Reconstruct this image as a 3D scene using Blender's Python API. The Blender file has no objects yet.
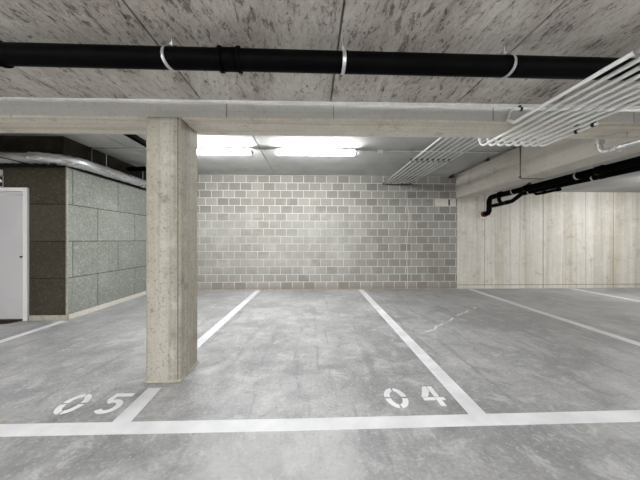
import bpy, bmesh, math, random
from mathutils import Vector, Matrix
random.seed(4)
S = bpy.context.scene
COL = S.collection
PI = math.pi

# ------------------------------------------------------------------ materials
class NT:
    def __init__(self, name, rough=.8, spec=.3):
        self.m = bpy.data.materials.new(name); self.m.use_nodes = True
        self.t = self.m.node_tree; self.n = self.t.nodes
        self.b = self.n['Principled BSDF']
        self.b.inputs['Roughness'].default_value = rough
        self.b.inputs['Specular IOR Level'].default_value = spec
        self.tc = self.n.new('ShaderNodeTexCoord').outputs['Object']
        self._sep = None
    def link(self, a, b):
        if hasattr(a, 'links'): self.t.links.new(a, b)
        elif isinstance(a, tuple) and b.type == 'RGBA': b.default_value = (*a, 1) if len(a) == 3 else a
        else: b.default_value = a
    def xyz(self):
        if not self._sep:
            s = self.n.new('ShaderNodeSeparateXYZ'); self.link(self.tc, s.inputs[0]); self._sep = s
        return self._sep.outputs
    def vec(self, x, y, z=0.0):
        c = self.n.new('ShaderNodeCombineXYZ')
        for i, v in enumerate((x, y, z)): self.link(v, c.inputs[i])
        return c.outputs[0]
    def map(self, scale, loc=(0, 0, 0), v=None):
        m = self.n.new('ShaderNodeMapping'); self.link(v or self.tc, m.inputs['Vector'])
        m.inputs['Scale'].default_value = scale; m.inputs['Location'].default_value = loc
        return m.outputs[0]
    def noise(self, scale=5, detail=4, rough=.55, v=None, dist=0):
        x = self.n.new('ShaderNodeTexNoise'); self.link(v or self.tc, x.inputs['Vector'])
        x.inputs['Scale'].default_value = scale; x.inputs['Detail'].default_value = detail
        x.inputs['Roughness'].default_value = rough; x.inputs['Distortion'].default_value = dist
        return x.outputs['Fac']
    def ramp(self, f, a, b, lo=0.0, hi=1.0):
        r = self.n.new('ShaderNodeMapRange'); self.link(f, r.inputs[0])
        for i, v in enumerate((a, b, lo, hi)): r.inputs[i + 1].default_value = v
        r.interpolation_type = 'SMOOTHSTEP'
        return r.outputs[0]
    def math(self, op, a, b=0.0):
        x = self.n.new('ShaderNodeMath'); x.operation = op
        self.link(a, x.inputs[0]); self.link(b, x.inputs[1])
        return x.outputs[0]
    def mix(self, f, a, b, mode='MIX'):
        x = self.n.new('ShaderNodeMix'); x.data_type = 'RGBA'; x.blend_type = mode
        self.link(f, x.inputs[0]); self.link(a, x.inputs[6]); self.link(b, x.inputs[7])
        return x.outputs[2]
    def bump(self, h, strength=.3, dist=.01):
        x = self.n.new('ShaderNodeBump'); self.link(h, x.inputs['Height'])
        x.inputs['Strength'].default_value = strength; x.inputs['Distance'].default_value = dist
        self.t.links.new(x.outputs[0], self.b.inputs['Normal'])
    def line(self, coord, c, half):            # 1 inside |coord-c|<half
        d = self.math('ABSOLUTE', self.math('SUBTRACT', coord, c))
        return self.ramp(d, half * .6, half * 1.3, 1, 0)
    def done(self, col):
        self.link(col, self.b.inputs['Base Color']); return self.m

def lin(*c):
    return tuple(((v / 255) / 12.92 if v / 255 <= .04045 else ((v / 255 + .055) / 1.055) ** 2.4) for v in c)

def plain(name, col, rough=.5, spec=.4, metal=0.0, var=.12, scale=9):
    m = NT(name, rough, spec); m.b.inputs['Metallic'].default_value = metal
    f = m.ramp(m.noise(scale, 4), .3, .7)
    return m.done(m.mix(f, tuple(v * (1 - var) for v in col), tuple(min(1, v * (1 + var)) for v in col)))

def emission(name, col, strength):
    m = NT(name, .4); m.b.inputs['Emission Color'].default_value = (*col, 1)
    m.b.inputs['Emission Strength'].default_value = strength
    return m.done(col)

def m_floor():
    m = NT('polished_grey_floor', .5, .45)
    x, y, z = m.xyz()
    big = m.noise(.8, 9, .68, dist=.4)
    mid = m.noise(4.2, 9, .72, m.map((1.0, 1.0, 1)), dist=.5)
    fine = m.noise(38, 5, .78)
    trow = m.noise(1.0, 5, .7, m.map((9, .7, 1), (3, 1, 0)), dist=.2)
    c = m.mix(m.ramp(big, .36, .64), lin(138, 138, 138), lin(170, 170, 169))
    c = m.mix(m.math('MULTIPLY', m.ramp(mid, .51, .62), .5), c, lin(192, 192, 191))
    c = m.mix(m.math('MULTIPLY', m.ramp(mid, .49, .38), .5), c, lin(116, 116, 117))
    c = m.mix(m.math('MULTIPLY', m.ramp(trow, .53, .66), .45), c, lin(118, 118, 119))
    c = m.mix(m.math('MULTIPLY', m.ramp(fine, .54, .64), .4), c, lin(205, 205, 203))
    c = m.mix(m.math('MULTIPLY', m.ramp(fine, .46, .36), .4), c, lin(108, 108, 110))
    # small brown spots and a pale scratch across the bay
    sp = m.noise(1.7, 3, .5, m.map((1, 1, 1), (9, 4, 0)))
    c = m.mix(m.math('MULTIPLY', m.ramp(sp, .70, .76), .5), c, lin(140, 120, 98))
    wob = m.math('MULTIPLY', m.math('SUBTRACT', m.noise(3, 4), .5), .35)
    ln = m.line(m.math('ADD', m.math('SUBTRACT', y, m.math('MULTIPLY', x, .95)), wob), 2.45, .028)
    gate = m.math('MULTIPLY', m.ramp(x, 1.45, 1.6), m.ramp(x, 3.2, 3.5, 1, 0))
    brk = m.ramp(m.noise(5, 3), .42, .55)
    c = m.mix(m.math('MULTIPLY', m.math('MULTIPLY', ln, gate), m.math('MULTIPLY', brk, .75)), c, lin(222, 222, 220))
    m.link(m.ramp(mid, .3, .7, .32, .58), m.b.inputs['Roughness'])
    h = m.math('ADD', m.math('MULTIPLY', mid, .8), m.math('MULTIPLY', fine, .35))
    m.bump(h, .35, .006)
    return m.done(c)

def m_slab():                                   # rough precast slab, grain runs in depth
    m = NT('rough_precast_ceiling', .9, .2)
    a = m.noise(9, 8, .72, m.map((1, .3, 1)), .5)
    b = m.noise(1.9, 5, .65, m.map((1, .5, 1), (4, 2, 0)), .3)
    pit = m.noise(24, 5, .7, m.map((1, .33, 1), (1, 7, 0)), .35)
    worm = m.noise(38, 4, .7, m.map((1, .45, 1), (5, 3, 0)), .5)
    g = m.noise(90, 3, .8)
    c = m.mix(m.ramp(b, .35, .65), lin(182, 174, 166), lin(212, 207, 200))
    c = m.mix(m.math('MULTIPLY', m.ramp(a, .46, .34), .6), c, lin(146, 137, 130))
    c = m.mix(m.math('MULTIPLY', m.ramp(a, .53, .68), .6), c, lin(208, 205, 199))
    patch = m.ramp(b, .40, .60, 0, 1)
    c = m.mix(m.math('MULTIPLY', m.math('MULTIPLY', m.ramp(pit, .55, .61), m.ramp(b, .58, .46, .15, 1)), .68), c, lin(92, 83, 76))
    c = m.mix(m.math('MULTIPLY', m.math('MULTIPLY', m.ramp(worm, .58, .63), m.ramp(a, .56, .42, .05, 1)), .75), c, lin(70, 63, 58))
    c = m.mix(m.math('MULTIPLY', m.ramp(worm, .42, .36), .45), c, lin(222, 219, 212))
    c = m.mix(m.math('MULTIPLY', m.ramp(g, .55, .7), .35), c, lin(110, 103, 97))
    h = m.math('SUBTRACT', m.math('MULTIPLY', a, .8), m.math('ADD', m.math('MULTIPLY', m.ramp(pit, .52, .63), .35), m.math('MULTIPLY', m.ramp(worm, .54, .63), .3)))
    m.bump(h, .75, .016)
    return m.done(c)

def m_smooth_slab():
    m = NT('smooth_grey_ceiling', .75, .3)
    a = m.noise(1.3, 6, .6); f = m.noise(30, 4, .7)
    c = m.mix(m.ramp(a, .3, .7), lin(164, 164, 161), lin(186, 186, 183))
    c = m.mix(m.math('MULTIPLY', m.ramp(f, .55, .75), .3), c, lin(130, 130, 128))
    m.bump(f, .15, .004)
    return m.done(c)

def m_boards(name, dark, mid, light, along, lines=(), linecol=(120, 112, 98), bumpy=.35, stain=None, k=1.0, mott=1.0):
    # concrete cast against boards; along = axis index the grain follows
    m = NT(name, .85, .25)
    sc = [15, 15, 15]; sc[along] = .22
    s1 = m.noise(1.0, 2.5, .6, m.map(tuple(sc)))
    sc2 = [3.1, 3.1, 3.1]; sc2[along] = .1
    s2 = m.noise(1.0, 2, .5, m.map(tuple(sc2), (3, 5, 1)))
    sc3 = [42, 42, 42]; sc3[along] = .9
    s3 = m.noise(1.0, 3, .6, m.map(tuple(sc3)))
    g = m.noise(38, 4, .78); bl = m.noise(4.2, 8, .72)
    c = m.mix(m.math('ADD', m.math('MULTIPLY', m.math('SUBTRACT', m.ramp(s2, .36, .64), .5), k), .5), mid, light)
    c = m.mix(m.math('MULTIPLY', m.ramp(s1, .47, .3), .6 * k), c, dark)
    c = m.mix(m.math('MULTIPLY', m.ramp(s3, .52, .7), .4 * k), c, light)
    c = m.mix(m.math('MULTIPLY', m.ramp(s3, .46, .3), .45 * k), c, dark)
    c = m.mix(m.math('MULTIPLY', m.ramp(g, .52, .68), .6 * mott), c, dark)
    c = m.mix(m.math('MULTIPLY', m.ramp(bl, .52, .68), .6 * mott), c, light)
    c = m.mix(m.math('MULTIPLY', m.ramp(bl, .46, .32), .5 * mott), c, dark)
    if stain:
        c = m.mix(m.math('MULTIPLY', m.ramp(s2, .46, .34), m.ramp(s1, .4, .6, .3 * k, .8 * k)), c, stain)
    for ax, p, half in lines:
        c = m.mix(m.math('MULTIPLY', m.line(m.xyz()[ax], p, half), .75), c, lin(*linecol))
    m.bump(m.math('ADD', m.math('ADD', s1, m.math('MULTIPLY', s3, .5)), m.math('MULTIPLY', g, .4)), bumpy, .008)
    return m.done(c)

def m_blocks():
    m = NT('grey_concrete_blockwork', .9, .2)
    x, y, z = m.xyz()
    wob = m.math('MULTIPLY', m.math('SUBTRACT', m.noise(14, 3), .5), .012)
    v = m.vec(m.math('ADD', m.math('ADD', x, wob), 12.07), m.math('ADD', m.math('ADD', z, wob), .0), 0.0)
    br = m.n.new('ShaderNodeTexBrick'); m.link(v, br.inputs['Vector'])
    br.offset = .5; br.squash = 1
    for k, val in (('Scale', 1), ('Mortar Size', .0072), ('Mortar Smooth', .35), ('Bias', -.05), ('Brick Width', .3), ('Row Height', .2)):
        br.inputs[k].default_value = val
    br.inputs['Color1'].default_value = (*lin(126, 123, 117), 1)
    br.inputs['Color2'].default_value = (*lin(154, 151, 145), 1)
    br.inputs['Mortar'].default_value = (*lin(212, 211, 206), 1)
    g = m.noise(45, 4, .8); mid = m.noise(2.6, 6, .65)
    brown = m.noise(.9, 4, .6, m.map((1, 1, 1), (2, 0, 5)))
    c = m.mix(m.math('MULTIPLY', m.ramp(g, .5, .68), .4), br.outputs['Color'], lin(120, 116, 112))
    # washed-over grout smears leaving only some blocks showing
    sm = m.noise(1.1, 6, .7, m.map((.75, 1, 1.3), (0, 3, 2)), .4)
    band = m.math('MULTIPLY', m.ramp(z, .15, .7), m.ramp(z, 1.75, 2.25, 1, 0))
    side = m.math('MULTIPLY', m.ramp(x, -5.5, -3.0), m.ramp(x, .4, 2.0, 1, .22))
    smear = m.math('MULTIPLY', m.math('MULTIPLY', m.ramp(sm, .28, .56), band), m.math('MULTIPLY', side, .72))
    c = m.mix(smear, c, m.mix(m.ramp(mid, .35, .65), lin(150, 148, 142), lin(166, 164, 159)))
    c = m.mix(m.math('MULTIPLY', m.ramp(brown, .5, .72), .3), c, lin(126, 118, 108))
    c = m.mix(m.math('MULTIPLY', m.ramp(mid, .56, .72), .25), c, lin(178, 176, 170))
    # browner band along the foot and one thin dribble of paint down the wall
    c = m.mix(m.math('MULTIPLY', m.ramp(z, .03, .16, 1, 0), .5), c, lin(136, 122, 108))
    drip = m.line(m.math('ADD', x, m.math('MULTIPLY', m.math('SUBTRACT', m.noise(.8, 2, .4, m.map((0, 0, 1))), .5), .35)), 2.52, .010)
    c = m.mix(m.math('MULTIPLY', m.math('MULTIPLY', drip, m.ramp(z, 2.55, 2.75, 1, 0)), .6), c, lin(214, 213, 209))
    h = m.math('ADD', m.math('MULTIPLY', br.outputs['Fac'], -.6), m.math('MULTIPLY', g, .35))
    m.bump(h, .5, .008)
    return m.done(c)

def m_panels(name, axis, shift, c1, c2, joint, speck, w=1.105, half=.007, zoff=-.08):
    m = NT(name, .9, .2)
    o = m.xyz()
    v = m.vec(m.math('ADD', o[axis], shift), m.math('ADD', o[2], zoff), 0.0)
    br = m.n.new('ShaderNodeTexBrick'); m.link(v, br.inputs['Vector']); br.offset = .5
    for k, val in (('Scale', 1), ('Mortar Size', half), ('Mortar Smooth', .1), ('Bias', 0), ('Brick Width', w), ('Row Height', .6)):
        br.inputs[k].default_value = val
    br.inputs['Color1'].default_value = (*c1, 1); br.inputs['Color2'].default_value = (*c2, 1)
    br.inputs['Mortar'].default_value = (*joint, 1)
    g = m.noise(24, 4, .7); g2 = m.noise(34, 3, .7, m.map((1, 1, 1), (3, 8, 1))); b = m.noise(1.4, 5, .6)
    c = m.mix(m.math('MULTIPLY', m.ramp(g, .52, .60), .5), br.outputs['Color'], speck[0])
    c = m.mix(m.math('MULTIPLY', m.ramp(g2, .56, .62), .55), c, speck[1])
    c = m.mix(m.math('MULTIPLY', m.ramp(b, .5, .75), .3), c, speck[0])
    c = m.mix(m.math('MULTIPLY', br.outputs['Fac'], .85), c, joint)
    m.bump(m.math('ADD', m.math('MULTIPLY', br.outputs['Fac'], -.8), m.math('MULTIPLY', g, .5)), .45, .01)
    return m.done(c)

def m_foil():
    m = NT('crinkled_aluminium_foil', .32, .5); m.b.inputs['Metallic'].default_value = .8
    a = m.noise(5, 4, .55, m.map((.45, .45, 3.0)), .5); b = m.noise(26, 3, .6)
    m.bump(m.math('ADD', a, m.math('MULTIPLY', b, .15)), .6, .02)
    m.link(m.ramp(a, .35, .65, .22, .5), m.b.inputs['Roughness'])
    return m.done(m.mix(m.ramp(a, .3, .7), lin(176, 178, 180), lin(222, 224, 226)))

def m_paint():
    m = NT('white_road_paint', .6, .35)
    g = m.noise(22, 6, .75); b = m.noise(2.5, 5, .6)
    c = m.mix(m.ramp(b, .3, .7), lin(206, 207, 209), lin(226, 227, 228))
    c = m.mix(m.math('MULTIPLY', m.ramp(g, .62, .74), .5), c, lin(178, 179, 180))
    m.bump(g, .15, .003)
    return m.done(c)

M = dict(
    floor=m_floor(), slab=m_slab(), smooth=m_smooth_slab(), blocks=m_blocks(), paint=m_paint(), foil=m_foil(),
    column=m_boards('board_marked_column', lin(100, 95, 85), lin(152, 147, 136), lin(182, 178, 169), 2, bumpy=.6, stain=lin(146, 137, 117), k=.55, mott=1.25, lines=[(0, -1.2255, .005)], linecol=(92, 86, 74)),
    beam_face=m_boards('grey_beam_face', lin(178, 177, 174), lin(202, 202, 199), lin(216, 215, 212), 0,
                       [(0, -.79, .006), (0, .2, .004), (0, 1.72, .006), (0, -3.2, .005), (0, 3.1, .005)], bumpy=.2, k=.5),
    soffit=m_boards('warm_board_marked_soffit', lin(150, 136, 118), lin(212, 204, 190), lin(228, 222, 211), 0, bumpy=.6, stain=lin(182, 168, 146), k=.7),
    beam_side=m_boards('pale_board_marked_beam', lin(158, 151, 140), lin(198, 192, 182), lin(216, 211, 203), 1, bumpy=.3, k=.35),
    cast_wall=m_boards('streaked_cast_wall', lin(150, 142, 126), lin(198, 193, 183), lin(217, 213, 205), 2,
                       [(0, 4.62, .010), (0, 6.22, .014), (0, 8.17, .012), (0, 7.4, .006), (2, .1, .012)], (138, 120, 92), .3, stain=lin(176, 164, 140), k=.7, mott=1.15),
    panels=m_panels('speckled_insulating_panel', 1, -5.9525, lin(132, 135, 128), lin(144, 147, 140), lin(66, 67, 63),
                    (lin(176, 179, 171), lin(78, 80, 75))),
    dark_panels=m_panels('dark_brown_panel', 0, 9.3, lin(62, 57, 47), lin(78, 74, 64), lin(36, 33, 27),  # front-facing panels, darker and browner than the side ones
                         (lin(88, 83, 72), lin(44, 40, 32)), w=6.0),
    dark_wall=plain('dark_brown_wall', lin(50, 46, 39), .9, .15, var=.3, scale=6),  # dark brown, shows above the panels
    patch=plain('pale_mortar_patch', lin(208, 203, 193), .9, .2, var=.1, scale=20),
    aisle_wall=m_boards('aisle_concrete', lin(150, 146, 138), lin(180, 176, 168), lin(200, 197, 190), 2),
    grout=plain('pale_grout', lin(186, 185, 181), .85, .2, var=.1, scale=14),
    plinth=plain('mortar_plinth', lin(170, 166, 155), .9, .2, var=.18, scale=12),
    black=plain('black_pipe_plastic', (.0018, .0018, .002), .5, .03, var=.3),
    galv=plain('galvanised_steel', lin(196, 198, 200), .35, .5, .75, .1, 30),
    conduit=plain('pale_grey_conduit', lin(244, 244, 242), .3, .5, 0, .02, 12),
    greypipe=plain('light_grey_pipe', lin(200, 200, 198), .35, .5, .1, .05, 12),
    wastepipe=plain('grey_waste_pipe', lin(186, 186, 184), .32, .5, .35, .08, 12),
    darkmetal=plain('dark_grey_conduit', lin(120, 112, 102), .6, .3, 0, .15, 12),
    rail=plain('dark_steel_rail', lin(48, 47, 45), .6, .3, .3, .15, 16),
    door=plain('grey_white_door', lin(196, 194, 196), .45, .4, 0, .03, 2),
    frame=plain('white_door_frame', lin(226, 224, 224), .45, .4, 0, .03, 5),
    lampwhite=plain('white_lamp_housing', lin(226, 228, 228), .4, .4, 0, .02, 5),
    tube=emission('lit_lamp_diffuser', (.97, .985, 1.0), 68),
    bay_tube=emission('lit_bay_diffuser', (.97, .985, 1.0), 50),
    aisle_fill=emission('aisle_fill_diffuser', (.97, .985, 1.0), 32),
    signblack=plain('black_sign', lin(18, 18, 18), .5, .3),
    white=plain('white_print', lin(238, 238, 238), .5, .3, 0, .02),
    rust=plain('red_brown_collar', lin(116, 52, 44), .6, .3, 0, .2, 30),
    threshold=plain('dark_brown_threshold', lin(58, 46, 38), .85, .2, 0, .35, 18),
    cable=plain('black_cable', lin(26, 26, 27), .5, .3),
)

# ------------------------------------------------------------------ mesh helpers
def BM(): return bmesh.new()
def add_box(bm, a, b, mat=0, bevel=0, seg=2):
    r = bmesh.ops.create_cube(bm, size=1)
    vs = r['verts']
    c = [(a[i] + b[i]) / 2 for i in range(3)]; s = [abs(b[i] - a[i]) for i in range(3)]
    for v in vs: v.co = Vector((v.co[i] * s[i] + c[i] for i in range(3)))
    fs = list({f for v in vs for f in v.link_faces})
    if bevel:
        es = list({e for v in vs for e in v.link_edges})
        o = bmesh.ops.bevel(bm, geom=es, offset=bevel, segments=seg, affect='EDGES', profile=.5)
        fs = [f for f in o['faces']] + [f for f in fs if f.is_valid]
    for f in fs: f.material_index = mat
    return fs
def fillet(pts, r, n=6):
    pts = [Vector(p) for p in pts]; out = [pts[0]]
    for i in range(1, len(pts) - 1):
        p, a, b = pts[i], pts[i - 1] - pts[i], pts[i + 1] - pts[i]
        rr = r[i - 1] if isinstance(r, (list, tuple)) else r
        la, lb = a.length, b.length; a.normalize(); b.normalize()
        ang = a.angle(b)
        if ang > PI - .02: out.append(p); continue
        d = min(rr / math.tan(ang / 2), la * .49, lb * .49); rr = d * math.tan(ang / 2)
        bis = (a + b).normalized(); c = p + bis * (rr / math.sin(ang / 2))
        s = p + a * d - c; e = p + b * d - c; tot = s.angle(e); ax = s.cross(e).normalized()
        for k in range(n + 1): out.append(c + Matrix.Rotation(tot * k / n, 3, ax) @ s)
    out.append(pts[-1]); return out
def add_tube(bm, pts, r, seg=16, cap=True, radii=None):
    pts = [Vector(p) for p in pts]; rings = []; prev = None
    for i, p in enumerate(pts):
        t = ((pts[min(i + 1, len(pts) - 1)] - p).normalized() + (p - pts[max(i - 1, 0)]).normalized()).normalized()
        if prev is None:
            u = Vector((0, 0, 1)) if abs(t.z) < .9 else Vector((1, 0, 0)); u = (u - t * u.dot(t)).normalized()
        else: u = (prev - t * prev.dot(t)).normalized()
        prev = u; w = t.cross(u); rr = radii[i] if radii else r
        rings.append([bm.verts.new(p + (u * math.cos(2 * PI * k / seg) + w * math.sin(2 * PI * k / seg)) * rr) for k in range(seg)])
    for a, b in zip(rings, rings[1:]):
        for k in range(seg):
            f = bm.faces.new((a[k], a[(k + 1) % seg], b[(k + 1) % seg], b[k])); f.smooth = True
    if cap: bm.faces.new(rings[0][::-1]); bm.faces.new(rings[-1])
def add_ring(bm, c, axis, r_in, r_out, length, seg=28, a0=0, a1=2 * PI):
    # a band (tube wall) round an axis, optionally only an arc of it
    axis = Vector(axis).normalized(); c = Vector(c)
    u = Vector((0, 0, 1)) if abs(axis.z) < .9 else Vector((1, 0, 0)); u = (u - axis * u.dot(axis)).normalized(); w = axis.cross(u)
    full = abs(a1 - a0 - 2 * PI) < 1e-6; n = seg; cols = []
    for k in range(n if full else n + 1):
        a = a0 + (a1 - a0) * k / n; d = u * math.cos(a) + w * math.sin(a)
        cols.append([bm.verts.new(c + d * rr + axis * h) for rr, h in ((r_in, -length / 2), (r_out, -length / 2), (r_out, length / 2), (r_in, length / 2))])
    m = len(cols)
    for k in range(m if full else m - 1):
        A, B = cols[k], cols[(k + 1) % m]
        for j in range(4): bm.faces.new((A[j], A[(j + 1) % 4], B[(j + 1) % 4], B[j]))
    if not full: bm.faces.new(cols[0]); bm.faces.new(cols[-1][::-1])
def add_prism(bm, poly, z0, z1):
    lo = [bm.verts.new((x, y, z0)) for x, y in poly]; hi = [bm.verts.new((x, y, z1)) for x, y in poly]
    n = len(poly)
    bm.faces.new(hi); bm.faces.new(lo[::-1])
    for k in range(n): bm.faces.new((lo[k], lo[(k + 1) % n], hi[(k + 1) % n], hi[k]))
def obj(name, bm, mats, parent=None, loc=None):
    bmesh.ops.recalc_face_normals(bm, faces=bm.faces)
    me = bpy.data.meshes.new(name); bm.to_mesh(me); bm.free()
    for m in (mats if isinstance(mats, (list, tuple)) else [mats]): me.materials.append(M[m])
    o = bpy.data.objects.new(name, me); COL.objects.link(o)
    if parent:
        o.parent = parent
        if loc is None: o.matrix_parent_inverse = Matrix.Translation(parent.location).inverted()
    if loc is not None: o.location = loc
    return o
def tag(o, label, cat, group=None):
    o['label'] = label; o['category'] = cat
    if group: o['group'] = group
    return o
def thing(name, label, cat, loc=(0, 0, 0), group=None):
    o = bpy.data.objects.new(name, None); COL.objects.link(o); o.location = loc
    o.empty_display_size = .1
    return tag(o, label, cat, group)
def struct(name, bm, mats, parent=None):
    o = obj(name, bm, mats, parent)
    if not parent: o['kind'] = 'structure'
    return o
def relabel(o, label): o['label'] = label; return o

# ------------------------------------------------------------------ the setting
XL, XR, YB = -8.0, 11.0, -5.0       # garage extents
YW = 7.5                            # far wall
BF, BR = 2.66, 3.085                 # front and rear of the cross beam
HN, HR, HS = 2.592, 3.0, 2.42        # near slab, rear slab, beam soffit

bm = BM(); add_box(bm, (XL, YB, -.2), (XR, YW, 0)); struct('floor', bm, 'floor')

# near ceiling: precast planks 1.2 m wide with open joints between them
bm = BM(); x = -1.02 - 1.2 * 6 + .0
edges = [XL] + [v for v in (-1.02 + 1.194 * k for k in range(-6, 11)) if XL < v < XR] + [XR]
for a, b in zip(edges, edges[1:]): add_box(bm, (a + .007, YB, HN), (b - .007, BF, HN + .06))
add_box(bm, (XL, YB, HN + .05), (XR, BF, HN + .2))
struct('ceiling', bm, 'slab')
# rear ceiling, smooth, 2.4 m planks
bm = BM(); edges = [XL, -5.8, -3.37, -.965, 3.9]
for a, b in zip(edges, edges[1:]): add_box(bm, (a + .008, BR, HR), (b - .008, YW + .2, HR + .06))
add_box(bm, (XL, BR, HR + .05), (3.9, YW + .2, HR + .2))
struct('ceiling_rear', bm, 'smooth')
bm = BM(); add_box(bm, (4.1, BR, HN), (XR, YW, HN + .2)); struct('ceiling_right', bm, 'smooth')

def profile_x(bm, prof, x0, x1, mats):
    # prof: list of (y, z); mats[i] material of the face between i and i+1
    A = [bm.verts.new((x0, y, z)) for y, z in prof]; B = [bm.verts.new((x1, y, z)) for y, z in prof]; n = len(prof)
    for i in range(n):
        f = bm.faces.new((A[i], A[(i + 1) % n], B[(i + 1) % n], B[i])); f.material_index = mats[i]
    bm.faces.new(A[::-1]); bm.faces.new(B)
bm = BM()
profile_x(bm, [(BF, HR + .2), (BF, HS + .012), (BF + .012, HS), (BR - .012, HS), (BR, HS + .012), (BR, HR + .2)], XL, XR, [0, 1, 1, 1, 1, 0])
struct('ceiling_beam', bm, ['beam_face', 'soffit'])
# squeezed-out grout along the top of the beam's front face
bm = BM(); n = 240; rnd = random.Random(2); prev = None
for k in range(n + 1):
    x = XL + (XR - XL) * k / n; h = .036 + .010 * (rnd.random() - .5); d = .003 + .002 * rnd.random()
    ring = [bm.verts.new(p) for p in ((x, BF + .002, HN), (x, BF - d, HN), (x, BF - d * .8, HN - h * .7), (x, BF + .002, HN - h))]
    if prev:
        for j in range(3): bm.faces.new((prev[j], prev[j + 1], ring[j + 1], ring[j]))
    prev = ring
struct('trim_1', bm, 'grout')
# side beam running in depth to the far wall
bm = BM()
def X(y, a, b): return a + (b - a) * (y - BR) / (YW - BR)
c = .012
prof = lambda l, r: [(l, HR + .2), (l, HS + c), (l + c, HS), (r - c, HS), (r, HS + c), (r, HR + .2)]
P0, P1 = prof(3.715, 4.17), prof(3.845, 4.21)
A = [bm.verts.new((x, BR, z)) for x, z in P0]; B = [bm.verts.new((x, YW, z)) for x, z in P1]
for i in range(6): bm.faces.new((A[i], A[(i + 1) % 6], B[(i + 1) % 6], B[i]))
bm.faces.new(A[::-1]); bm.faces.new(B)
struct('ceiling_beam_right', bm, 'beam_side')

bm = BM(); add_box(bm, (-4.3, YW, 0), (3.87, YW + .2, HR)); struct('wall_back', bm, 'blocks')
bm = BM(); add_box(bm, (3.87, YW + .004, 0), (XR, YW + .2, HR)); struct('wall_back_right', bm, 'cast_wall')
bm = BM(); add_box(bm, (-4.3, 4.97, 0), (-4.07, YW, HR)); add_box(bm, (XL, 4.785, 0), (-4.07, 4.97, HR))
struct('wall_left', bm, 'dark_wall')
bm = BM(); add_box(bm, (-4.069, 4.737, 0), (-3.972, YW, 2.485)); struct('wall_left_panels', bm, 'panels')
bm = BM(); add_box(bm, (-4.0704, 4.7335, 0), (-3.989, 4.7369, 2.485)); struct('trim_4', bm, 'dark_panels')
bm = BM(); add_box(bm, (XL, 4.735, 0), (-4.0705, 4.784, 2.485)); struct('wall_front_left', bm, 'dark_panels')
bm = BM(); add_box(bm, (-3.990, 4.732, 0), (-3.968, 4.737, 2.487)); add_box(bm, (-3.972, 4.732, 0), (-3.968, 4.752, 2.487)); struct('trim_3', bm, 'plinth')
bm = BM(); add_box(bm, (-3.972, 4.76, 0), (-3.952, YW, .085), 0, .003); struct('baseboard_left', bm, 'patch')
bm = BM(); add_box(bm, (-4.55, 4.713, 0), (-3.965, 4.732, .085), 0, .004); struct('baseboard_front_left', bm, 'plinth')
bm = BM(); add_box(bm, (XL - .2, YB, 0), (XL, 4.75, HR + .2)); struct('wall_aisle_left', bm, 'aisle_wall')
bm = BM(); add_box(bm, (XR, YB, 0), (XR + .2, YW, HR + .2)); struct('wall_right', bm, 'aisle_wall')
bm = BM(); add_box(bm, (XL, YB - .2, 0), (XR, YB, HR + .2)); struct('wall_behind', bm, 'aisle_wall')

# door in the dark wall, mostly out of the frame on the left
bm = BM(); add_box(bm, (-5.585, 4.715, .03), (-4.633, 4.735, 2.08), 0, .003); door = struct('door_1', bm, 'door')
bm = BM()
add_box(bm, (-4.633, 4.695, 0), (-4.565, 4.735, 2.14), 0, .004); add_box(bm, (-5.655, 4.695, 0), (-5.587, 4.735, 2.14), 0, .004)
add_box(bm, (-5.587, 4.695, 2.082), (-4.633, 4.735, 2.14), 0, .004)
struct('door_frame', bm, 'frame', door)
bm = BM(); add_tube(bm, [(-4.665, 4.716, 1.03), (-4.665, 4.69, 1.03)], .013, 14); struct('door_lock', bm, 'rail', door)
bm = BM(); add_box(bm, (-5.587, 4.700, 2.005), (-4.655, 4.716, 2.035), 0, .004); struct('door_closer_rail', bm, 'greypipe', door)
bm = BM(); add_prism(bm, [(-5.9, 4.15), (-4.72, 4.56), (-4.66, 4.735), (-5.9, 4.735)], 0, .004); struct('trim_2', bm, 'threshold')

# ------------------------------------------------------------------ column
bm = BM(); cx0, cx1, cy0, cy1, ch = -1.518, -1.203, 2.635, 3.045, .020
add_prism(bm, [(cx0 + ch, cy0), (cx1 - ch, cy0), (cx1, cy0 + ch), (cx1, cy1 - ch), (cx1 - ch, cy1), (cx0 + ch, cy1), (cx0, cy1 - ch), (cx0, cy0 + ch)], 0, HS)
col = tag(obj('concrete_column', bm, 'column'), 'square board-marked concrete column standing on a white parking line', 'column')
bm = BM()
add_box(bm, (-1.528, 2.625, 0), (-1.193, 3.055, .026), 0, .010); obj('mortar_foot', bm, 'plinth', col)

# ------------------------------------------------------------------ painted lines
G = 'painted bay lines'
def line(poly, label, z=.0016):
    bm = BM(); add_prism(bm, poly, 0, z); return tag(obj('parking_line', bm, 'paint'), label, 'painted line', G)
line([(-7.5, 1.932), (-.1, 1.945), (7.5, 2.035), (7.5, 2.168), (-.1, 2.077), (-7.5, 2.058)], 'long white line across the floor in front of the numbers', .0018)
line([(-1.425, 2.068), (-1.296, 2.069), (-1.322, 2.545), (-1.438, 2.545)], 'short white stub of bay line between the long line and the column')
line([(-1.495, 3.06), (-1.375, 3.06), (-1.325, 7.42), (-1.445, 7.42)], 'white bay line running from behind the concrete column to the block wall')
line([(1.168, 2.091), (1.302, 2.093), (1.338, 7.44), (1.208, 7.44)], 'white bay line just right of the number 04')
line([(3.99, 2.125), (4.12, 2.127), (4.24, 7.44), (4.10, 7.44)], 'white bay line ending at the corner of block and cast walls')
line([(6.90, 2.16), (7.03, 2.16), (7.02, 7.44), (6.88, 7.44)], 'white bay line farthest to the right, foot of the streaked wall')
line([(-4.04, 2.064), (-3.925, 2.064), (-3.925, 4.68), (-4.035, 4.68)], 'white bay line at far left, ending at the corner of the dark wall')

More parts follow.
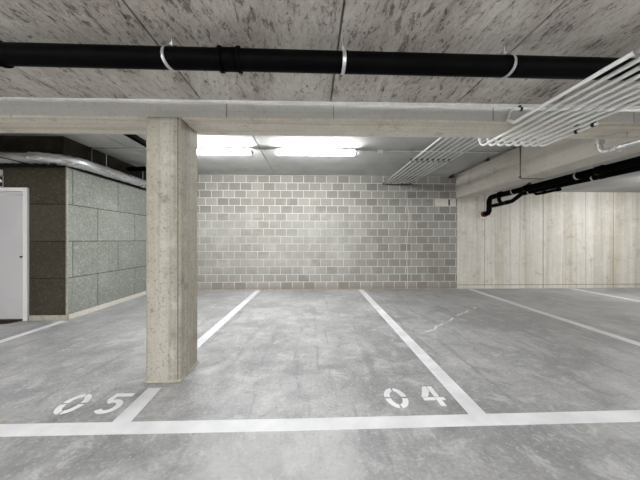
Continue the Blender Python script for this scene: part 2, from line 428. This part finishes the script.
# ------------------------------------------------------------------ stencilled numbers
def ring_sector(cx, cy, ro, ri, a0, a1, n=8):
    pts = []
    for k in range(n + 1):
        a = a0 + (a1 - a0) * k / n; pts.append((cx + ro[0] * math.cos(a), cy + ro[1] * math.sin(a)))
    for k in range(n, -1, -1):
        a = a0 + (a1 - a0) * k / n; pts.append((cx + ri[0] * math.cos(a), cy + ri[1] * math.sin(a)))
    return pts
def zero(w, h, t):
    g = .10; gy = .17
    return [ring_sector(0, 0, (w / 2, h / 2), (w / 2 - t, h / 2 - t * 1.05), a + (g if i % 2 == 0 else gy * .6), a + PI / 2 - (gy * .6 if i % 2 == 0 else g))
            for i, a in enumerate((0, PI / 2, PI, 3 * PI / 2))]
def five(w, h, t):
    L, R_, T, B = -w / 2, w / 2, h / 2, -h / 2
    top = [(L + .012, T), (R_, T), (R_, T - t), (L + t, T - t), (L + t - .004, T - .105), (L, T - .105)]
    cy = B + .098; pts = []
    ro = (w * .54, .098); ri = (w * .54 - t, .098 - t)
    cx = R_ - w * .54
    up = []
    for k in range(15):
        a = PI * .76 - (PI * .76 + PI * .8) * k / 14; up.append((cx + ro[0] * math.cos(a), cy + ro[1] * math.sin(a)))
    for k in range(14, -1, -1):
        a = PI * .76 - (PI * .76 + PI * .8) * k / 14; up.append((cx + ri[0] * math.cos(a), cy + ri[1] * math.sin(a)))
    return [top, up]
def four(w, h, t):
    L, R_, T, B = -w / 2, w / 2, h / 2, -h / 2
    yb = B + .085; xs = R_ - .034 - t
    diag = [(xs - .004, T), (xs - .004, T - .075), (L + .05, yb + t + .003), (L - .004, yb + t + .003), (xs - .038, T)]
    bar = [(L, yb + t - .004), (xs - .004, yb + t - .004), (xs - .004, yb - .004), (L, yb - .004)]
    stem = [(xs + .001, T), (xs + t, T), (xs + t, yb + t + .003), (xs + .001, yb + t + .003)]
    foot = [(xs + .001, yb + t - .004), (R_, yb + t - .004), (R_, yb - .004), (xs + t, yb - .004), (xs + t, B), (xs + .001, B)]
    return [diag, bar, stem, foot]
def number(label, spots):
    cx = sum(s[1] for s in spots) / 2; cy = sum(s[2] for s in spots) / 2
    t = thing('painted_number', label, 'painted number', (cx, cy, 0), 'stencilled bay numbers')
    for polys, x, y in spots:
        bm = BM()
        for p in polys: add_prism(bm, p, 0, .0016)
        obj('digit', bm, 'paint', t, (x - cx, y - cy, 0))
number('stencilled white number 05 on the floor left of the column line', [(zero(.185, .285, .046), -1.893, 2.318), (five(.165, .285, .046), -1.578, 2.316)])
number('stencilled white number 04 on the floor beside the bay line', [(zero(.185, .295, .047), .692, 2.332), (four(.178, .295, .043), 1.0, 2.352)])

# ------------------------------------------------------------------ big black drain pipe under the near ceiling
zc, yc, R = 2.450, 1.84, .065
t = thing('drain_pipe', 'long thick black drain pipe hung across the near ceiling', 'pipe', (0, yc, HN))
slope = -.010
def zz(x): return zc + slope * x * .7
bm = BM(); add_tube(bm, [(XL + .02, yc, zz(XL)), (-.5, yc, zz(-.5)), (XR - .02, yc, zz(XR))], R, 28); obj('pipe', bm, 'black', t)
def socket(x, w):
    bm = BM(); z = zz(x)
    add_tube(bm, [(x - w / 2, yc, z), (x + w / 2, yc, z)], R + .0045, 28)
    add_ring(bm, (x - w / 2, yc, z), (1, 0, 0), R, R + .012, .018); add_ring(bm, (x + w / 2, yc, z), (1, 0, 0), R, R + .012, .018)
    return obj('coupling', bm, 'black', t)
socket(-.523, .115); socket(-1.995, .11); socket(3.6, .115)
for x, tw in ((-.893, -.4), (.2, .05), (1.265, .45), (-2.9, 0), (2.6, 0)):
    z = zz(x); bm = BM(); e = abs(tw) * .012; add_ring(bm, (x, yc, z), (1, tw, 0), R + .0005 + e, R + .005 + e, .022, 40)
    add_box(bm, (x - .011, yc - .012, z + R + .003), (x + .011, yc + .012, z + R + .028), 0, .002)
    cl = obj('hanger_clamp', bm, 'galv', t)
    bm = BM(); add_tube(bm, [(x, yc, z + R + .02), (x, yc, HN + .004)], .005, 10); obj('threaded_rod', bm, 'galv', cl)
    bm = BM(); add_tube(bm, [(x + .024, yc, z + R - .02), (x + .024, yc, z + R + .008)], .004, 8)
    add_box(bm, (x + .012, yc - .010, z + R - .005), (x + .034, yc + .010, z + R + .012), 0, .002)
    obj('clamp_screw', bm, 'black', cl)

# ------------------------------------------------------------------ the bundle of eight conduits
ZL, ZH = 2.352, 2.785
r0 = .0138
order = ['first', 'second', 'third', 'fourth', 'fifth', 'sixth', 'seventh', 'eighth']
GC = 'parallel conduits under the ceiling'
for k in range(8):
    x = 1.905 + .0955 * k; xr = 1.868 + .1015 * k
    end = -2.5 if k < 7 else 2.50
    lab = f'pale conduit, {order[k]} from the left where the bundle meets the block wall' if k else 'pale conduit leftmost of the bundle where it meets the block wall'
    if k == 7: lab = 'pale conduit rightmost of the bundle, stopping short below the cross beam'
    t = thing('conduit', lab, 'conduit', (x, 3.2, ZL), GC)
    pts = fillet([(xr, YW - .01, ZH), (xr, 3.25, ZH), (x, 3.16, ZL), (x, end, ZL)], [.09, .09], 8)
    bm = BM(); add_tube(bm, pts, r0, 12); obj('pipe', bm, 'conduit', t)
    bm = BM(); add_tube(bm, [(x, 2.98 - .03 * (k % 2), ZL), (x, 2.90 - .03 * (k % 2), ZL)], r0 + .0025, 12); obj('coupling', bm, 'conduit', t)
    if k == 7:
        for yy in (2.535, 2.70):
            bm = BM(); add_tube(bm, [(x, yy - .014, ZL), (x, yy + .014, ZL)], r0 + .004, 12)
            add_box(bm, (x - .02, yy - .008, ZL + .004), (x + .02, yy + .008, HS if yy > 2.66 else ZL + .03))
            obj('pipe_clip', bm, 'rail', t)
# the ninth run: comes from the camera side, rises and turns along the beam's face
t = thing('conduit', 'pale conduit outside the bundle, turning right along the cross beam face', 'conduit', (1.81, 2.5, ZL), GC)
bm = BM(); add_tube(bm, fillet([(1.808, -2.5, ZL), (1.808, 2.50, ZL), (1.845, 2.636, 2.43), (1.872, 2.636, 2.536), (XR - .02, 2.636, 2.536)], [.03, .03, .06], 7), r0, 12); obj('pipe', bm, 'conduit', t)
bm = BM(); add_tube(bm, [(1.808, 1.54, ZL), (1.808, 1.42, ZL)], r0 + .006, 14); obj('coupling', bm, 'greypipe', t)
bm = BM()
add_ring(bm, (1.97, 2.636, 2.536), (1, 0, 0), r0, r0 + .006, .02, 14); add_box(bm, (1.96, 2.638, 2.552), (1.98, 2.662, 2.575), 0, .002)
obj('pipe_clip', bm, 'rail', t)

# rails that carry the conduits
def rail(x0, x1, y, z, ztop, label, xs, r):
    t = thing('support_rail', label, 'rail', ((x0 + x1) / 2, y, ztop), 'rails carrying the conduits')
    bm = BM(); add_box(bm, (x0, y - .014, z - .008), (x1, y + .014, z + .008), 0, .002); obj('channel', bm, 'rail', t)
    for x in (x0 + .03, x1 - .03):
        bm = BM(); add_tube(bm, [(x, y, z + .008), (x, y, ztop + .003)], .004, 8); obj('threaded_rod', bm, 'galv', t)
    for x in xs:
        bm = BM(); add_ring(bm, (x, y, z + (.0255 if r > 0 else -.0255)), (0, 1, 0), r0 + .0004, r0 + .004, .03, 16); obj('pipe_clip', bm, 'rail', t)
xsr = [1.868 + .1015 * k for k in range(8)]
rail(1.83, 2.62, 5.27, ZH + .0255, HR, 'dark rail under the conduits, halfway between cross beam and block wall', xsr, -1)
rail(1.83, 2.62, 7.38, ZH - .0255, HR, 'dark rail under the conduits, close to the block wall', xsr, 1)

# ------------------------------------------------------------------ grey waste pipe with elbow, right
t = thing('waste_pipe', 'light grey pipe with an elbow turning up behind the cross beam', 'pipe', (3.27, 3.12, HR))
bm = BM(); add_tube(bm, fillet([(3.26, 3.14, HR - .0), (3.26, 3.14, 2.28), (3.26, -2.5, 2.28)], .085, 8), .029, 18); obj('pipe', bm, 'wastepipe', t)
bm = BM(); add_tube(bm, [(3.26, 3.02, 2.28), (3.26, 2.95, 2.28)], .034, 18); add_ring(bm, (3.26, 2.95, 2.28), (0, 1, 0), .029, .040, .014); obj('coupling', bm, 'wastepipe', t)
bm = BM(); add_tube(bm, [(3.26, 3.14, 2.40), (3.26, 3.14, 2.48)], .036, 18); add_ring(bm, (3.26, 3.14, 2.40), (0, 0, 1), .029, .042, .016); obj('coupling', bm, 'wastepipe', t)
bm = BM(); add_ring(bm, (3.26, 2.86, 2.28), (0, 1, 0), .0293, .033, .016); add_tube(bm, [(3.26, 2.86, 2.311), (3.26, 2.86, HS + .002)], .004, 8); obj('hanger_clamp', bm, 'galv', t)

# ------------------------------------------------------------------ black twin drains, right bay
t = thing('drain_pipe', 'pair of black drain pipes in the right bay, joined before entering the far wall', 'pipe', (4.5, 5, HN))
ux = 4.50; uz = 2.395
bm = BM(); add_tube(bm, fillet([(ux, BR + .25, uz), (ux + .05, 7.20, uz - .01), (ux + .06, 7.22, 1.995), (ux + .09, YW + .02, 1.985)], [.13, .10], 8), .062, 20); obj('pipe', bm, 'black', t)
bm = BM(); add_box(bm, (4.48, YW - .012, 1.87), (4.71, YW + .006, 2.09), 0, .003); obj('mortar_patch', bm, 'patch', t)
bm = BM(); add_ring(bm, (ux + .085, YW - .04, 1.988), (0, 1, 0), .062, .078, .06, 24); obj('wall_collar', bm, 'rust', t)
for y in (4.35, 5.9, 6.75):
    bm = BM(); xx = ux + .03 * (y - 3.3) / 3.7
    add_tube(bm, [(xx, y - .05, uz), (xx, y + .05, uz)], .067, 20); add_ring(bm, (xx, y - .05, uz), (0, 1, 0), .062, .074, .016); obj('coupling', bm, 'black', t)
for y in (4.72, 6.28):
    bm = BM(); xx = ux + .03 * (y - 3.3) / 3.7
    add_ring(bm, (xx, y, uz), (0, 1, 0), .0625, .068, .03); add_tube(bm, [(xx, y, uz + .065), (xx, y, HN + .003)], .005, 8); obj('hanger_clamp', bm, 'galv', t)
lx, lz = 4.69, 2.335
bm = BM(); add_tube(bm, fillet([(lx, BR + .25, lz), (lx, 6.25, lz), (lx - .02, 6.52, 2.21), (lx - .05, 6.95, 2.18), (ux + .06, 7.21, 2.16)], [.1, .1, .08], 6), .046, 16); obj('pipe', bm, 'black', t)
bm = BM(); add_tube(bm, [(lx - .027, 6.60, 2.204), (lx - .037, 6.74, 2.195)], .052, 16); obj('coupling', bm, 'black', t)
bm = BM(); add_tube(bm, fillet([(ux + .04, 6.80, 2.385), (ux + .07, 6.84, 2.28), (lx - .045, 6.88, 2.19)], .05, 5), .042, 14); obj('branch', bm, 'black', t)
for y in (4.62, 6.02):
    bm = BM(); add_ring(bm, (lx, y, lz), (0, 1, 0), .0465, .051, .026); add_tube(bm, [(lx, y, lz + .049), (lx, y, HN + .003)], .005, 8); obj('hanger_clamp', bm, 'galv', t)
bm = BM(); add_tube(bm, [(lx, 4.52, lz), (lx, 4.44, lz)], .051, 16); obj('coupling', bm, 'black', t)
t = thing('drain_pipe', 'short black pipe stub hanging below the twin drains, near the streaked wall', 'pipe', (4.9, 5.9, HN))
bm = BM(); add_tube(bm, fillet([(4.93, 5.55, 2.31), (4.93, 6.15, 2.305), (4.90, 6.3, HN)], .08, 6), .028, 14); obj('pipe', bm, 'black', t)
bm = BM(); add_tube(bm, [(4.93, 5.53, 2.31), (4.93, 5.62, 2.309)], .034, 14); obj('end_cap', bm, 'black', t)
bm = BM(); add_tube(bm, [(4.93, 5.88, 2.307), (4.93, 5.97, 2.306)], .033, 14); obj('coupling', bm, 'black', t)

# ------------------------------------------------------------------ dark conduits by the side beam
t = thing('conduit', 'dark thin conduit in the corner between rear ceiling and side beam', 'conduit', (3.63, 5.5, HR))
bm = BM(); add_tube(bm, [(3.62, BR + .02, 2.955), (3.64, YW - .02, 2.955)], .018, 12); obj('pipe', bm, 'darkmetal', t)
bm = BM(); add_tube(bm, [(3.632, 5.72, 2.955), (3.632, 5.84, 2.955)], .027, 12); add_box(bm, (3.622, 5.77, 2.97), (3.642, 5.79, HR)); obj('coupling', bm, 'rail', t)
bm = BM(); add_tube(bm, [(3.64, 7.2, 2.955), (3.64, 7.42, 2.955)], .034, 12); obj('coupling', bm, 'rail', t)
t = thing('conduit', 'thin brown conduit dropping down the side beam and under it', 'conduit', (3.76, 5.05, HR))
bm = BM(); xf = X(5.05, 3.715, 3.845)
add_tube(bm, fillet([(xf - .011, 5.05, HR), (xf - .011, 5.05, HS - .012), (4.19, 5.05, HS - .012)], .02, 4), .007, 10); obj('pipe', bm, 'darkmetal', t)
bm = BM(); add_box(bm, (xf - .03, 5.03, HS + .0), (xf - .001, 5.07, HS + .03), 0, .003); obj('elbow_box', bm, 'darkmetal', t)

# ------------------------------------------------------------------ lamps and their wiring
LY = 5.27
def lamp(xc, y, zt, label, group='batten lamps', glow='tube'):
    t = thing('batten_lamp', label, 'lamp', (xc, y, zt), group)
    L = .745
    bm = BM(); add_box(bm, (xc - L, y - .045, zt - .062), (xc + L, y + .045, zt - .034), 0, .006); obj('housing', bm, 'lampwhite', t)
    # diffuser: rounded trough below the housing
    bm = BM(); prof = [(-.05, -.058), (-.052, -.085), (-.045, -.112), (-.026, -.126), (0, -.13), (.026, -.126), (.045, -.112), (.052, -.085), (.05, -.058)]
    A = [bm.verts.new((xc - L + .03, y + a, zt + b)) for a, b in prof]; B = [bm.verts.new((xc + L - .03, y + a, zt + b)) for a, b in prof]
    n = len(prof)
    for i in range(n): bm.faces.new((A[i], A[(i + 1) % n], B[(i + 1) % n], B[i]))
    bm.faces.new(A[::-1]); bm.faces.new(B)
    obj('diffuser', bm, glow, t)
    for s in (-1, 1):
        bm = BM(); a, b = sorted((xc + s * (L - .03), xc + s * (L + .012)))
        add_box(bm, (a, y - .053, zt - .128), (b, y + .053, zt - .034), 0, .012); obj('end_cap', bm, 'lampwhite', t)
        bm = BM(); add_box(bm, (xc + s * .5 - .02, y - .03, zt - .04), (xc + s * .5 + .02, y + .03, zt), 0, .004); obj('bracket', bm, 'galv', t)
    return t
lamp(-1.845, LY, HR, 'lit batten lamp on the rear ceiling, half hidden behind the column')
lamp(.068, LY, HR, 'lit batten lamp on the rear ceiling, in full view above the block wall')
# unseen lamps: one in the right bay, then aisle rows added as fill
lamp(7.62, 5.3, HN, 'lit batten lamp on the ceiling of the right bay', 'batten lamps', 'bay_tube')
for x in (-6.5, -4.6, -2.75, -.9, .93, 4.3, 6.3, 8.3):
    for y in (-1.1, -3.2):
        t = lamp(x, y, 2.46, 'unseen batten lamp added above the driving aisle as fill light', 'added aisle fill lamps', 'aisle_fill')
        for s in (-.5, .5):
            bm = BM(); add_tube(bm, [(x + s, y, 2.458), (x + s, y, HN + .003)], .005, 8); obj('suspension_rod', bm, 'galv', t)

t = thing('conduit', 'thin pale conduit on the rear ceiling linking the two lamps', 'conduit', (-1, LY + .08, HR))
bm = BM(); add_tube(bm, [(-4.06, LY + .10, HR - .016), (1.235, LY + .075, HR - .016)], .010, 10); obj('pipe', bm, 'conduit', t)
for x in (-3.6, -2.75, -.88, 1.0):
    bm = BM(); y = LY + .10 - .025 * (x + 4.06) / 5.3; add_box(bm, (x - .012, y - .016, HR - .028), (x + .012, y + .016, HR), 0, .003); obj('pipe_clip', bm, 'galv', t)
LJ = LY + .075
t = thing('junction_box', 'small white junction box on the rear ceiling between lamp and conduits', 'box', (1.29, LJ, HR))
bm = BM(); add_box(bm, (1.235, LJ - .045, HR - .05), (1.335, LJ + .045, HR), 0, .006); obj('box_body', bm, 'conduit', t)
bm = BM(); add_tube(bm, [(1.285, LJ, HR - .05), (1.285, LJ, HR - .058)], .030, 18); obj('lid', bm, 'greypipe', t)
t = thing('conduit', 'thin pale conduit on the rear ceiling running from junction box to side beam', 'conduit', (2, LJ, HR))
bm = BM(); add_tube(bm, [(1.335, LJ, HR - .016), (3.60, LJ + .05, HR - .016)], .010, 10); obj('pipe', bm, 'conduit', t)
for x in (1.45, 2.9):
    bm = BM(); add_box(bm, (x - .012, LJ - .016, HR - .028), (x + .012, LJ + .018, HR), 0, .003); obj('pipe_clip', bm, 'galv', t)

# ------------------------------------------------------------------ silver duct round the corner, left
t = thing('air_duct', 'silver foil duct bending round the corner above the panel wall', 'duct', (-4.0, 4.6, 2.6))
path = fillet([(XL + .02, 4.52, 2.545), (-3.85, 4.52, 2.575), (-3.85, YW - .01, 2.59)], [.50], 22)
dense = []
for a, b in zip(path, path[1:]):
    n = max(1, int((b - a).length / .035))
    dense += [a + (b - a) * k / n for k in range(n)]
dense.append(path[-1]); rnd = random.Random(9)
bm = BM(); add_tube(bm, dense, .085, 28, True, [.085 + .004 * math.sin(i * 1.9) + .004 * (rnd.random() - .5) for i in range(len(dense))])
for v in bm.verts:
    v.co += Vector((rnd.random() - .5, rnd.random() - .5, rnd.random() - .5)) * .006
obj('foil_sleeve', bm, 'foil', t)
for y in (5.45, 6.6):
    bm = BM(); add_ring(bm, (-3.85, y, 2.583), (0, 1, 0), .091, .095, .03, 28); st = obj('hanger_strap', bm, 'galv', t)
    bm = BM(); add_tube(bm, [(-3.85, y, 2.678), (-3.85, y, HR + .003)], .006, 8); obj('threaded_rod', bm, 'galv', st)
bm = BM(); add_ring(bm, (-4.95, 4.52, 2.562), (1, 0, 0), .090, .094, .05, 28); obj('foil_tape', bm, 'greypipe', t)
t = tag(obj('cable', (lambda b: (add_tube(b, fillet([(-5.6, 4.418, 2.66), (-4.95, 4.412, 2.60), (-4.55, 4.420, 2.515), (-4.36, 4.45, 2.47), (-4.25, 4.60, 2.462)], .15, 5), .007, 8), b)[1])(BM()), 'cable'),
        'thin black cable lying across the silver duct at the left', 'cable')
# two copper-dark rods dropping beside the duct to the ceiling conduit
t = tag(obj('conduit', (lambda b: (add_tube(b, [(-3.99, 5.28, HR - .02), (-3.99, 5.28, 2.66)], .009, 8), b)[1])(BM()), 'darkmetal'),
        'thin dark conduit dropping from rear ceiling behind the silver duct', 'conduit')

# black drain in the rear left corner
t = thing('drain_pipe', 'black drain pipe on the rear ceiling, behind the column and over to the left wall', 'pipe', (-2.75, 4.5, HR))
bm = BM(); add_tube(bm, fillet([(-2.75, BR + .002, 2.90), (-2.75, 6.35, 2.88), (-4.015, 6.35, 2.85)], .12, 8), .05, 20); obj('pipe', bm, 'black', t)
bm = BM(); add_tube(bm, [(-3.5, 6.35, 2.862), (-3.6, 6.35, 2.86)], .056, 20); obj('coupling', bm, 'black', t)
for p in ((-2.75, 4.2, 2.89), (-3.3, 6.35, 2.867)):
    bm = BM(); add_ring(bm, p, (0, 1, 0) if p[1] < 5 else (1, 0, 0), .0505, .055, .022); add_tube(bm, [(p[0], p[1], p[2] + .052), (p[0], p[1], HR + .003)], .005, 8)
    obj('hanger_clamp', bm, 'galv', t)

# ------------------------------------------------------------------ sign and emergency light over the door
t = thing('exit_sign', 'black sign with white symbol and border fixed above the grey door', 'sign', (-5.15, 4.73, 2.25))
bm = BM(); add_box(bm, (-5.27, 4.722, 2.155), (-4.96, 4.735, 2.33), 0, .002); obj('panel', bm, 'signblack', t)
bm = BM()
for a, b in (((-5.27, 4.718, 2.325), (-4.96, 4.722, 2.33)), ((-5.27, 4.718, 2.155), (-4.96, 4.722, 2.160)), ((-4.965, 4.718, 2.160), (-4.96, 4.722, 2.325)), ((-5.27, 4.718, 2.160), (-5.265, 4.722, 2.325))): add_box(bm, a, b)
obj('border', bm, 'white', t)
bm = BM(); pts = ring_sector(-5.04, 0, (.062, .052), (.034, .026), -.15, PI * .9, 10)
lo = [bm.verts.new((x, 4.718, 2.235 + z)) for x, z in pts]; hi = [bm.verts.new((x, 4.722, 2.235 + z)) for x, z in pts]
bm.faces.new(lo); bm.faces.new(hi[::-1])
for k in range(len(pts)): bm.faces.new((lo[k], lo[(k + 1) % len(pts)], hi[(k + 1) % len(pts)], hi[k]))
obj('symbol', bm, 'white', t)
t = thing('emergency_light', 'white emergency light fitting just above the black sign', 'lamp', (-5.15, 4.73, 2.39))
bm = BM(); add_box(bm, (-5.29, 4.66, 2.342), (-4.975, 4.735, 2.43), 0, .008); obj('housing', bm, 'lampwhite', t)
bm = BM(); add_box(bm, (-5.27, 4.664, 2.337), (-5.0, 4.72, 2.344), 0, .002); obj('lens', bm, 'white', t)

# ------------------------------------------------------------------ slot in the block wall
t = thing('mortar_patch', 'pale mortar patch with a dark slot high on the block wall', 'patch', (3.55, YW, 2.3))
bm = BM(); rnd = random.Random(5); ring = []
for x, z in ((3.27, 2.21), (3.42, 2.195), (3.6, 2.2), (3.82, 2.19), (3.83, 2.30), (3.82, 2.40), (3.6, 2.405), (3.4, 2.395), (3.28, 2.40), (3.265, 2.3)):
    ring.append((x + rnd.uniform(-.01, .01), z + rnd.uniform(-.01, .01)))
fr = [bm.verts.new((x, YW - .005, z)) for x, z in ring]; bk = [bm.verts.new((x, YW + .002, z)) for x, z in ring]
bm.faces.new(fr); bm.faces.new(bk[::-1])
for k in range(len(ring)): bm.faces.new((fr[k], fr[(k + 1) % len(ring)], bk[(k + 1) % len(ring)], bk[k]))
obj('mortar', bm, 'patch', t)
bm = BM(); add_box(bm, (3.63, YW - .008, 2.215), (3.672, YW, 2.385), 0, .002); obj('slot', bm, 'rail', t)

# ------------------------------------------------------------------ camera, world, view
cam = bpy.data.cameras.new('camera'); cam.sensor_width = 36; cam.lens = 285 / 640 * 36; cam.clip_start = .02
co = bpy.data.objects.new('camera', cam); COL.objects.link(co)
co.location = (0, 0, 1.3); co.rotation_euler = (PI / 2, 0, -.028)
S.camera = co
w = bpy.data.worlds.new('world'); S.world = w; w.use_nodes = True
w.node_tree.nodes['Background'].inputs[0].default_value = (.8, .85, .9, 1)
w.node_tree.nodes['Background'].inputs[1].default_value = .05
S.view_settings.view_transform = 'Standard'; S.view_settings.look = 'None'
S.view_settings.gamma = 1; S.view_settings.exposure = 1.0; S.view_settings.use_curve_mapping = False
